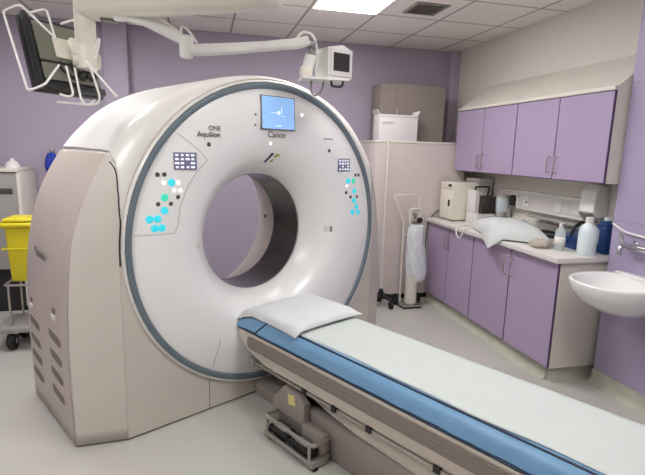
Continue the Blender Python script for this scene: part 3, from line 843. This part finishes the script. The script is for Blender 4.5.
# dado trunking with sockets
t = thing('cable_trunking', 'long white cable trunking with sockets fixed along the wall above the worktop', 'trunking', (2.92, 3.7, 1.11))
obj('channel', B((2.895, 3.13, 1.11), (XR - .001, 4.30, 1.285), .006), 'paper', t)
obj('cover_strip', B((2.890, 3.14, 1.135), (2.8949, 4.29, 1.26), .002), 'carton', t)
for y in (3.22, 3.42, 3.84, 4.0):
    p = obj('socket_plate', B((2.883, y - .045, 1.145), (2.8899, y + .045, 1.25), .003), 'paper', t)
    if y > 3.7: obj('socket_hole', cyl(NB(), (2.8815, y - .015, 1.185), (2.883, y - .015, 1.185), .011, 10), 'black', p)
t = thing('telephone', 'small black wall handset hanging on the white trunking', 'handset', (2.87, 4.0, 1.14))
obj('body', B((2.845, 3.975, 1.13), (2.8815, 4.03, 1.235), .012, 3), 'black', t)
obj('cable', tube(NB(), [(2.862, 4.0, 1.132), (2.862, 3.995, 1.05), (2.862, 3.985, .98), (2.85, 3.96, .928)], .004, 6), 'black', t)
for i, (x, y, rx, ry, h, lb) in enumerate([(2.86, 3.83, .06, .06, .10, 'small black cloth pouch heaped beside the jar'), (2.87, 3.48, .05, .12, .06, 'low black cloth pouch behind the white pillow')]):
    tag(obj('pouch', sack_bm((x, y, Z), rx, ry, h, i * 3.1), 'black', None, ang=80), lb, 'pouch')
# long white tray under the trunking
tag(obj('wall_shelf', B((2.82, 3.13, 1.067), (XR - .001, 3.72, 1.082), .003), 'grey'), 'narrow grey shelf under the white trunking', 'shelf')
# big white pillow hanging over the worktop edge
def drop1(x, y):
    d = 0
    if x < 2.40: d -= (2.40 - x) * .95
    return d + .02 * noise.noise(Vector((x * 5, y * 5, 2)))
pb = cushion(2.27, 2.80, 3.22, 3.92, Z + .004, .115, .018, 30, 5, .5, drop1)
rot = Matrix.Translation((2.53, 3.57, 0)) @ Matrix.Rotation(math.radians(8), 4, 'Z') @ Matrix.Translation((-2.53, -3.57, 0))
pb.free()
def bigpillow():
    bm = NB(); n = 36
    # plan corners: near-front, far-front, far-back, near-back
    P00, P10, P11, P01 = Vector((2.255, 3.42)), Vector((2.45, 4.02)), Vector((2.80, 3.72)), Vector((2.60, 3.10))
    def pt(u, v, s):
        p = P00.lerp(P10, u).lerp(P01.lerp(P11, u), v)
        a, b = 2 * u - 1, 2 * v - 1
        e = (max(0, 1 - abs(a) ** 3)) ** .5 * (max(0, 1 - abs(b) ** 3)) ** .5
        base = Z + .006
        if p.x < 2.335: base -= (2.335 - p.x) * 1.0 + .006 * (p.x < 2.33)
        w = noise.noise(Vector((p.x * 7, p.y * 7, 1))) * .016 + noise.noise(Vector((p.x * 18, p.y * 18, 4))) * .008
        if s > 0: z = base + .024 + .115 * e + w * (.3 + e)
        else: z = base + .008
        return (p.x, p.y, z)
    T = [[bm.verts.new(pt(i / n, j / n, 1)) for i in range(n + 1)] for j in range(n + 1)]
    Bt = [[bm.verts.new(pt(i / n, j / n, -1)) for i in range(n + 1)] for j in range(n + 1)]
    for j in range(n):
        for i in range(n):
            bm.faces.new((T[j][i], T[j][i + 1], T[j + 1][i + 1], T[j + 1][i])); bm.faces.new((Bt[j][i], Bt[j + 1][i], Bt[j + 1][i + 1], Bt[j][i + 1]))
    for k in range(n):
        bm.faces.new((T[0][k], Bt[0][k], Bt[0][k + 1], T[0][k + 1])); bm.faces.new((T[n][k], T[n][k + 1], Bt[n][k + 1], Bt[n][k]))
        bm.faces.new((T[k][0], T[k + 1][0], Bt[k + 1][0], Bt[k][0])); bm.faces.new((T[k][n], Bt[k][n], Bt[k + 1][n], T[k + 1][n]))
    return bm
tag(obj('pillow', bigpillow(), 'pillow', None, ang=80), 'crumpled white pillow on the worktop, one corner hanging over its edge', 'pillow')
tag(obj('sandbag', sack_bm((2.48, 3.08, Z), .085, .07, .07, 1.7, fall=.4), 'sack', None, ang=80), 'low beige cloth bag on the worktop beside the clear bottle', 'bag')
# bottles
def bottle(name, x, y, r, h, label, m, cap, lbl=None, flat=1):
    t = thing(name, label, 'bottle', (x, y, Z))
    pr_ = [(r * .92, 0), (r, .008), (r, h * .62), (r * .85, h * .74), (r * .45, h * .83), (r * .38, h * .86)]
    b = lathe(NB(), [(a, Z + z) for a, z in pr_], (x, y, 0), 'z', 28); obj('body', b, m, t)
    obj('cap', lathe(NB(), [(r * .42, Z + h * .861), (r * .44, Z + h * .87), (r * .42, Z + h), (r * .2, Z + h + .002)], (x, y, 0), 'z', 20), cap, t)
    if lbl: obj('paper_label', lathe(NB(), [(r * 1.012, Z + h * .2), (r * 1.012, Z + h * .5)], (x, y, 0), 'z', 28, False), lbl, t, solid=.001)
    return t
bottle('bottle', 2.565, 2.98, .037, .20, 'slim clear plastic bottle with white cap on the worktop', 'clear', 'carton', 'paper')
t = bottle('bottle', 2.64, 2.80, .062, .27, 'large milky white plastic jug at the near end of the worktop', 'milky', 'paper')
obj('handle', tube(NB(), fillet([(2.70, 2.80, Z + .19), (2.725, 2.80, Z + .18), (2.725, 2.80, Z + .08), (2.70, 2.80, Z + .07)], .02), .008, 8), 'milky', t)
t = thing('canister', 'deep blue lidded canister between the milky jug and the basin wall', 'canister', (2.82, 2.83, Z))
obj('body', B((2.765, 2.775, Z), (2.875, 2.885, Z + .20), .015, 3), 'dk_blue', t)
obj('lid', lathe(NB(), [(.046, Z + .2), (.05, Z + .205), (.046, Z + .235), (.02, Z + .24)], (2.82, 2.83, 0), 'z', 20), 'dk_blue', t)
obj('cap', lathe(NB(), [(.02, Z + .241), (.02, Z + .262)], (2.82, 2.83, 0), 'z', 14), 'milky', t)
t = thing('carry_caddy', 'deep blue carry caddy between the clear bottle and the milky jug', 'caddy', (2.76, 3.03, Z))
obj('body', prism(NB(), [(2.69, Z), (2.84, Z), (2.85, Z + .13), (2.68, Z + .09)], 2.95, 3.12, 'xz', .008), 'dk_blue', t)
obj('handle', tube(NB(), fillet([(2.70, 3.03, Z + .09), (2.72, 3.03, Z + .16), (2.80, 3.03, Z + .21), (2.84, 3.03, Z + .12)], .03), .012, 8), 'black', t)
# towel dispenser on the wall end
t = thing('towel_dispenser', 'white paper towel dispenser on the wall under the near wall cupboard', 'dispenser', (2.86, 3.09, 1.14))
obj('body', prism(NB(), [(2.949, 1.16), (2.949, 1.40), (2.86, 1.40), (2.82, 1.34), (2.81, 1.20), (2.85, 1.16)], 2.96, 3.11, 'xz', .01), 'paper', t)
obj('tray', prism(NB(), [(2.949, 1.157), (2.85, 1.157), (2.80, 1.196), (2.795, 1.19), (2.85, 1.13), (2.949, 1.11)], 2.965, 3.09, 'xz', .004), 'grey', t)
# white tubing loop hanging over the edge
tag(obj('tubing', tube(NB(), fillet([(2.56, 4.14, Z + .007), (2.42, 4.10, Z + .007), (2.318, 4.06, Z - .01), (2.31, 4.02, .84), (2.312, 3.96, .83), (2.318, 3.92, Z - .02), (2.325, 3.90, Z + .007), (2.37, 3.93, Z + .007)], .05), .006, 8), 'paper'), 'loop of white tubing hanging over the worktop edge', 'tubing')

# ---------------------------------------------------------------- basin and tap on the lilac pier
def basin():
    bm = NB(); seg = 40; cy, hx, hy = 2.33, .54, .25
    def outline(s, zz, inn=0):
        row = []
        for k in range(seg):
            a = 2 * PI * k / seg; ca_, sa = math.cos(a), math.sin(a)
            # d shape: back (wall side) squarer
            ex = 2.6 if ca_ > 0 else 2.2
            r = 1 / (abs(ca_) ** ex + abs(sa) ** ex) ** (1 / ex)
            x = 2.73 - hx / 2 + (hx / 2) * r * ca_ * s[0] + s[2]; y = cy + hy * r * sa * s[1]
            row.append(bm.verts.new((min(x, 2.728), y, zz)))
        return row
    R = [outline((.35, .35, .08), .66), outline((.62, .62, .05), .68), outline((.85, .85, .02), .735), outline((.97, .97, 0), .80), outline((1.0, 1.0, 0), .845), outline((1.0, 1.0, 0), .857), outline((.985, .985, 0), .862),
         outline((.90, .90, -.002), .858), outline((.80, .84, -.015), .835), outline((.66, .72, -.02), .775), outline((.45, .45, -.01), .735), outline((.12, .12, 0), .722)]
    for A, C in zip(R, R[1:]):
        for i in range(seg): bm.faces.new((A[i], A[(i + 1) % seg], C[(i + 1) % seg], C[i]))
    bm.faces.new(R[0][::-1]); bm.faces.new(R[-1])
    return bm
t = thing('wash_basin', 'white ceramic wash basin mounted on the lilac wall', 'basin', (2.46, 2.33, .66))
obj('bowl', basin(), 'ceramic', t, ang=70)
obj('drain', lathe(NB(), [(.001, .7225), (.022, .7225), (.024, .7245), (.001, .7255)], (2.46, 2.33, 0), 'z', 16), 'chrome', t)
obj('splash_ledge', B((2.66, 2.10, .84), (2.7285, 2.56, .868), .01), 'ceramic', t)
t = thing('tap', 'chrome wall-mounted mixer tap above the basin', 'tap', (2.70, 2.45, 1.0))
tb_ = NB(); cyl(tb_, (2.729, 2.49, 1.045), (2.665, 2.49, 1.045), .02, 16); cyl(tb_, (2.729, 2.36, 1.045), (2.665, 2.36, 1.045), .02, 16); cyl(tb_, (2.668, 2.33, 1.045), (2.668, 2.52, 1.045), .022, 16)
obj('body', tb_, 'chrome', t)
for y in (2.52, 2.33):
    obj('lever', tube(NB(), [(2.668, y, 1.045), (2.668, y + (.012 if y > 2.4 else -.012), 1.06), (2.64, y + (.012 if y > 2.4 else -.012), 1.125)], [.018, .013, .010], 10), 'chrome', t)
obj('spout', tube(NB(), fillet([(2.668, 2.43, 1.06), (2.60, 2.43, 1.067), (2.545, 2.43, 1.057), (2.535, 2.43, 1.0)], .03, 6), .016, 12), 'chrome', t)
for y in (2.49, 2.36): obj('wall_flange', lathe(NB(), [(.032, 2.7295), (.032, 2.722), (.02, 2.716)], (0, y, 1.045), 'x', 20), 'chrome', t)
tag(obj('pipe', tube(NB(), fillet([(2.72, 2.68, 1.165), (2.718, 2.60, 1.13), (2.718, 2.54, 1.118), (2.72, 2.40, 1.112)], .03), .008, 8), 'paper'), 'thin white pipe running along the lilac wall to the tap', 'pipe')

# ---------------------------------------------------------------- left background
t = thing('equipment_cart', 'grey equipment cabinet with a green lamp in the far left background', 'cabinet', (-1.95, 5.2, 0))
obj('body', B((-2.25, 4.95, .42), (-1.66, 5.38, 1.33), .006), 'grey', t)
obj('worktop', B((-2.27, 4.93, 1.33), (-1.64, 5.39, 1.36), .004), 'carcass', t)
obj('side_post', B((-1.66, 4.94, .06), (-1.63, 5.38, 1.329), .003), 'carcass', t)
obj('plinth', B((-2.24, 4.99, .0), (-1.66, 5.37, .42)), 'black', t)
obj('control_strip', B((-2.1, 4.943, 1.13), (-1.70, 4.9499, 1.18), .001), 'btn_dark', t)
for x in (-1.98, -1.83): obj('lamp', lathe(NB(), [(.014, 4.943), (.014, 4.937), (.008, 4.934)], (x, 0, 1.105), 'y', 12), 'green_lit', t)
t = thing('bowl', 'upturned white bowl on the far left grey cabinet', 'bowl', (-1.74, 5.12, 1.36))
obj('body', lathe(NB(), [(.07, 1.3605), (.065, 1.375), (.05, 1.41), (.02, 1.43), (.012, 1.45)], (-1.74, 5.12, 0), 'z', 20), 'carton', t)
t = thing('roll', 'white paper roll standing on the far left grey cabinet', 'roll', (-1.92, 5.10, 1.36))
obj('body', lathe(NB(), [(.02, 1.3605), (.05, 1.3605), (.05, 1.45), (.02, 1.45), (.018, 1.40)], (-1.92, 5.10, 0), 'z', 20), 'paper', t)
# yellow waste bin on a wheeled frame
t = thing('bin_trolley', 'wheeled metal trolley frame carrying the yellow bin', 'trolley', (-1.40, 4.15, 0))
fb = NB()
for x in (-1.47, -1.27):
    for y in (4.02, 4.28):
        cyl(fb, (x, y, .17), (x, y, .52), .008, 8)
for z in (.52,):
    tube(fb, fillet([(-1.49, 4.0, z), (-1.255, 4.0, z), (-1.255, 4.3, z), (-1.49, 4.3, z)], .03, closed=True), .009, 8, True)
obj('frame', fb, 'steel', t)
obj('platform', B((-1.58, 3.96, .145), (-1.20, 4.34, .19), .012), 'grey', t)
for x in (-1.47, -1.27):
    for y in (4.02, 4.28):
        w_ = obj('castor', lathe(NB(), [(.02, -.028), (.062, -.026), (.068, -.012), (.068, .012), (.062, .026), (.02, .028)], (x, y, .068), 'x', 24), 'rubber', t)
        obj('castor_hub', lathe(NB(), [(.001, -.031), (.022, -.031), (.022, .031), (.001, .031)], (x, y, .068), 'x', 16), 'grey', w_)
        obj('castor_fork', B((x - .04, y - .02, .126), (x + .04, y + .02, .146), .003), 'steel', t)
t = thing('waste_bin', 'tall yellow plastic waste bin in the trolley behind the scanner', 'bin', (-1.38, 4.15, .53))
def taper(x0, x1, y0, y1, z0, z1, k):
    bm = B((x0, y0, z0), (x1, y1, z1)); cx, cy_ = (x0 + x1) / 2, (y0 + y1) / 2
    for v in bm.verts:
        if v.co.z < (z0 + z1) / 2: v.co.x = cx + (v.co.x - cx) * k; v.co.y = cy_ + (v.co.y - cy_) * k
    bmesh.ops.bevel(bm, geom=list(bm.edges), offset=.02, segments=3, affect='EDGES', profile=.5)
    return bm
obj('body', taper(-1.47, -1.27, 4.03, 4.27, .532, .985, .84), 'yellow', t)
obj('rim', taper(-1.495, -1.245, 4.005, 4.295, .955, 1.0, .97), 'yellow', t)
obj('lid', taper(-1.48, -1.26, 4.02, 4.28, 1.0, 1.03, 1.02), 'yellow', t)
tag(obj('bin_hoop', tube(NB(), fillet([(-1.49, 4.01, .80), (-1.255, 4.01, .80), (-1.255, 4.29, .80), (-1.49, 4.29, .80)], .03, closed=True), .007, 8, True), 'yellow', t), 'x', 'x')
h = [o for o in t.children if o.name.startswith('bin_hoop')][0]; del h['label']; del h['category']
# blue cap hanging on the wall
t = thing('cap', 'deep blue cloth cap hanging on the back wall beside the scanner', 'cap', (-1.50, 5.40, 1.32))
obj('cloth', sack_bm((-1.475, 5.37, 1.30), .06, .045, .21, 4.2, fall=.35), 'blue_bag', t, ang=80)
obj('hook', B((-1.49, 5.40, 1.50), (-1.46, 5.449, 1.54), .003), 'steel', t)

# ---------------------------------------------------------------- ceiling booms, monitor, small display
bt = thing('ceiling_boom', 'thick cream ceiling boom with a vertical post carrying the black monitor', 'boom', (-.75, 2.78, H - .3))
a0, a1 = Vector((-.60, 2.897, 0)), Vector((.36, 2.33, 0))
d = (a1 - a0).normalized(); nrm = Vector((-d.y, d.x, 0))
arm = NB()
prof = []
for k in range(24):
    a = 2 * PI * k / 24
    prof.append((.075 * math.copysign(abs(math.cos(a)) ** .6, math.cos(a)), 2.345 + .110 * math.copysign(abs(math.sin(a)) ** .6, math.sin(a))))
L = (a1 - a0).length; ss = [0, .01, .04, .2, .6, L - .06, L - .03, L - .01, L]
kk = [.7, .9, 1, 1, 1, 1, .93, .8, .6]
R = []
for s_, k_ in zip(ss, kk):
    base = a0 + d * s_; z_off = 0
    R.append([arm.verts.new(base + nrm * (p * k_) + Vector((0, 0, 2.345 + (z - 2.345) * k_ + z_off))) for p, z in prof])
for A, C in zip(R, R[1:]):
    for i in range(24): arm.faces.new((A[i], A[(i + 1) % 24], C[(i + 1) % 24], C[i]))
arm.faces.new(R[0]); arm.faces.new(R[-1][::-1])
obj('boom_arm', arm, 'boom', bt)
obj('ceiling_column', cyl(NB(), (.20, 2.423, 2.44), (.20, 2.423, H - .031), .07, 24), 'boom', bt)
obj('ceiling_flange', lathe(NB(), [(.16, H - .03), (.16, H - .001)], (.20, 2.423, 0), 'z', 32), 'boom', bt)
obj('grip_knob', B((-.50, 2.80, 2.222), (-.42, 2.85, 2.236), .006), 'olive', bt)
px, py = -.588, 2.885
obj('post', lathe(NB(), [(.045, 2.10), (.052, 2.13), (.050, 2.45), (.055, 2.47)], (px, py, 0), 'z', 24), 'boom', bt)
jt = NB(); lathe(jt, [(.035, 1.975), (.054, 1.99), (.058, 2.07), (.05, 2.11)], (px, py, 0), 'z', 24)
cyl(jt, (px - .065, py - .02, 2.03), (px + .062, py + .02, 2.03), .038, 20)
obj('swivel_joint', jt, 'boom', bt)
obj('lock_lever', tube(NB(), [(px + .03, py - .03, 2.03), (px + .06, py - .05, 2.08), (px + .075, py - .055, 2.14)], [.012, .010, .009], 8), 'paper', bt)
# monitor seen from behind
mc = Vector((-.702, 2.8788, 2.0484))
ux, uz = Vector((.8111, .5833, -.0433)).normalized(), Vector((-.2499, .4126, .876))
uz = (uz - ux * uz.dot(ux)).normalized(); un = ux.cross(uz)      # un points out of the monitor's back
MF = Matrix(((ux.x, uz.x, un.x, mc.x), (ux.y, uz.y, un.y, mc.y), (ux.z, uz.z, un.z, mc.z), (0, 0, 0, 1)))
w2, h2 = .172, .217
mon = thing('monitor', 'black flat monitor seen from behind, held in a white wire guard', 'monitor', mc)
obj('casing', B((-w2, -h2, -.045), (w2, h2, -.012), .008), 'black', mon, MF)
obj('screen_panel', B((-w2 + .02, -h2 + .02, -.048), (w2 - .02, h2 - .02, -.0452), .001), 'dark_glass', mon, MF)
obj('back_shell', B((-w2 + .05, -h2 + .05, -.012), (w2 - .02, h2 - .04, .016), .012), 'olive', mon, MF)
fr_ = NB()
for a, b in (((-w2 + .01, -h2 + .0), (-w2 + .04, h2)), ((-w2 + .04, -h2 + .004), (w2, -h2 + .035)), ((-w2 + .05, -.07), (w2 - .08, -.055))):
    box(fr_, (a[0], a[1], -.012), (b[0], b[1], .02), .003)
obj('back_rib', fr_, 'black', mon, MF)
cb_ = NB()
for k in range(3):
    tube(cb_, fillet([(-.03 + k * .05, -h2 + .16, .02), (-.05 + k * .06, -h2 + .10, .045), (.02 + k * .05, -h2 + .06, .03), (.06 + k * .04, -h2 + .12, .02)], .03), .007, 8)
obj('cable', cb_, 'rubber', mon, MF)
br = NB(); box(br, (-.045, -.035, .016), (.10, .085, .03), .006); box(br, (.02, -.03, .03), (.11, .07, .075), .01)
obj('mount_bracket', br, 'boom', mon, MF)
obj('pivot_block', B((.07, -.06, .03), (.13, .0, .07), .008), 'olive', mon, MF)
def W(pts, r=.0055, y=.06, fil=.02): 
    obj('wire_guard', tube(NB(), fillet([(a, b, c) for a, b, c in pts], fil), r, 8), 'paper', mon, MF)
iw = MF.inverted()
def mp(X, Y_, Zz): return tuple(iw @ Vector((X, Y_, Zz)))
def wire(pts, r=.0055): W([mp(*p) for p in pts], r)
WIRES = [
    [(-0.6922, 2.73, 2.1063), (-0.8347, 2.7182, 2.2445), (-0.9132, 2.7315, 2.2105), (-0.7757, 2.5424, 1.8313), (-0.7145, 2.5864, 1.8688), (-0.6782, 2.7022, 1.9766)],
    [(-0.8293, 2.8413, 2.238), (-0.7498, 2.8254, 2.2595), (-0.7129, 2.81, 2.1144)],
    [(-0.7079, 2.9107, 2.2111), (-0.6417, 2.8986, 2.2351), (-0.627, 2.8899, 2.2083)],
    [(-0.6449, 2.6932, 1.9727), (-0.6106, 2.6587, 1.834), (-0.6379, 2.6636, 1.8236), (-0.6757, 2.6755, 1.837)],
    [(-0.6119, 2.7156, 1.9689), (-0.5836, 2.6799, 1.8155), (-0.5614, 2.6692, 1.7879), (-0.5001, 2.6554, 1.7965), (-0.4918, 2.6598, 1.8308), (-0.5343, 2.6966, 1.9711)],
    [(-0.5672, 2.7543, 2.0114), (-0.3962, 2.551, 1.8253)],
    [(-0.721, 2.7859, 1.8064), (-0.5615, 2.744, 1.7959), (-0.5313, 2.7413, 1.8219)]]
for wpts in WIRES: wire(wpts)

# small display on its articulated arm
at = thing('articulated_arm', 'slim white two-part arm reaching across above the scanner', 'arm', (-.42, 2.80, 2.24))
YA = 2.75
obj('shoulder', lathe(NB(), [(.03, 2.225), (.036, 2.235), (.036, 2.30), (.03, 2.31)], (-.40, 2.78, 0), 'z', 20), 'paper', at)
def bar(pts, w, h):
    bm = NB(); R = []
    pts = [Vector(p) for p in pts]
    for i, p in enumerate(pts):
        t_ = (pts[min(len(pts) - 1, i + 1)] - pts[max(0, i - 1)]).normalized()
        s_ = Vector((-t_.y, t_.x, 0)).normalized(); u_ = t_.cross(s_).normalized()
        row = []
        for k in range(16):
            a = 2 * PI * k / 16
            row.append(bm.verts.new(p + s_ * w * math.copysign(abs(math.cos(a)) ** .6, math.cos(a)) + u_ * h[i] * math.copysign(abs(math.sin(a)) ** .6, math.sin(a))))
        R.append(row)
    for A, C in zip(R, R[1:]):
        for i in range(16): bm.faces.new((A[i], A[(i + 1) % 16], C[(i + 1) % 16], C[i]))
    bm.faces.new(R[0]); bm.faces.new(R[-1][::-1]); return bm
obj('upper_arm', bar([(-.46, 2.79, 2.262), (-.394, 2.77, 2.255), (-.276, YA, 2.236), (-.18, YA, 2.195), (-.085, YA, 2.145)], .03, [.02, .032, .036, .034, .025]), 'paper', at)
obj('elbow', lathe(NB(), [(.03, 2.06), (.036, 2.07), (.036, 2.155), (.028, 2.17)], (-.075, YA, 0), 'z', 20), 'paper', at)
obj('forearm', bar([(-.075, YA, 2.098), (-.02, YA, 2.102), (.15, YA, 2.122), (.35, YA, 2.150), (.52, YA, 2.178), (.575, YA, 2.195)], .03, [.022, .03, .028, .025, .028, .026]), 'paper', at)
obj('cable_loop', tube(NB(), fillet([(-.10, YA - .03, 2.17), (-.10, YA - .03, 2.215), (-.06, YA - .035, 2.19), (-.02, YA - .03, 2.13)], .03), .006, 8), 'paper', at)
obj('cable_loop', tube(NB(), fillet([(.50, YA, 2.19), (.54, YA, 2.245), (.61, YA, 2.23), (.635, YA, 2.12), (.62, YA, 2.04)], .05), .007, 8), 'paper', at)
obj('drop_post', bar([(.59, YA, 2.19), (.592, YA, 2.12), (.575, YA, 2.05), (.565, YA, 2.01)], .03, [.034, .032, .03, .034]), 'paper', at)
obj('support_tray', B((.535, YA - .07, 1.985), (.80, YA + .08, 2.0), .005), 'paper', at)
obj('knuckle', B((.535, YA - .03, 2.0), (.60, YA + .03, 2.06), .01), 'boom', at)
obj('tray_clip', tube(NB(), fillet([(.70, YA - .05, 1.985), (.705, YA - .05, 1.955), (.765, YA - .05, 1.955), (.77, YA - .05, 1.985)], .012), .007, 8), 'black', at)
obj('hanging_cable', tube(NB(), fillet([(.60, YA, 1.985), (.595, YA, 1.93), (.62, YA, 1.90), (.66, YA, 1.93), (.67, YA, 1.985)], .03), .006, 8), 'seam', at)
sd = thing('display_box', 'small white box-shaped display with dark screen on the arm above the scanner', 'display', (.72, YA, 2.0), math.radians(20))
DF = Matrix.Translation((.735, YA + .02, 2.001)) @ Matrix.Rotation(math.radians(20), 4, 'Z')
shell = prism(NB(), [(-.085, 0), (.085, 0), (.085, .155), (.02, .182), (-.085, .16)], -.06, .075, 'xz', .008)
obj('casing', shell, 'paper', sd, DF)
obj('bezel', B((-.075, -.066, .01), (.078, -.0602, .155), .002), 'carton', sd, DF)
obj('screen', B((-.052, -.0675, .038), (.058, -.0662, .135)), 'dark_glass', sd, DF)
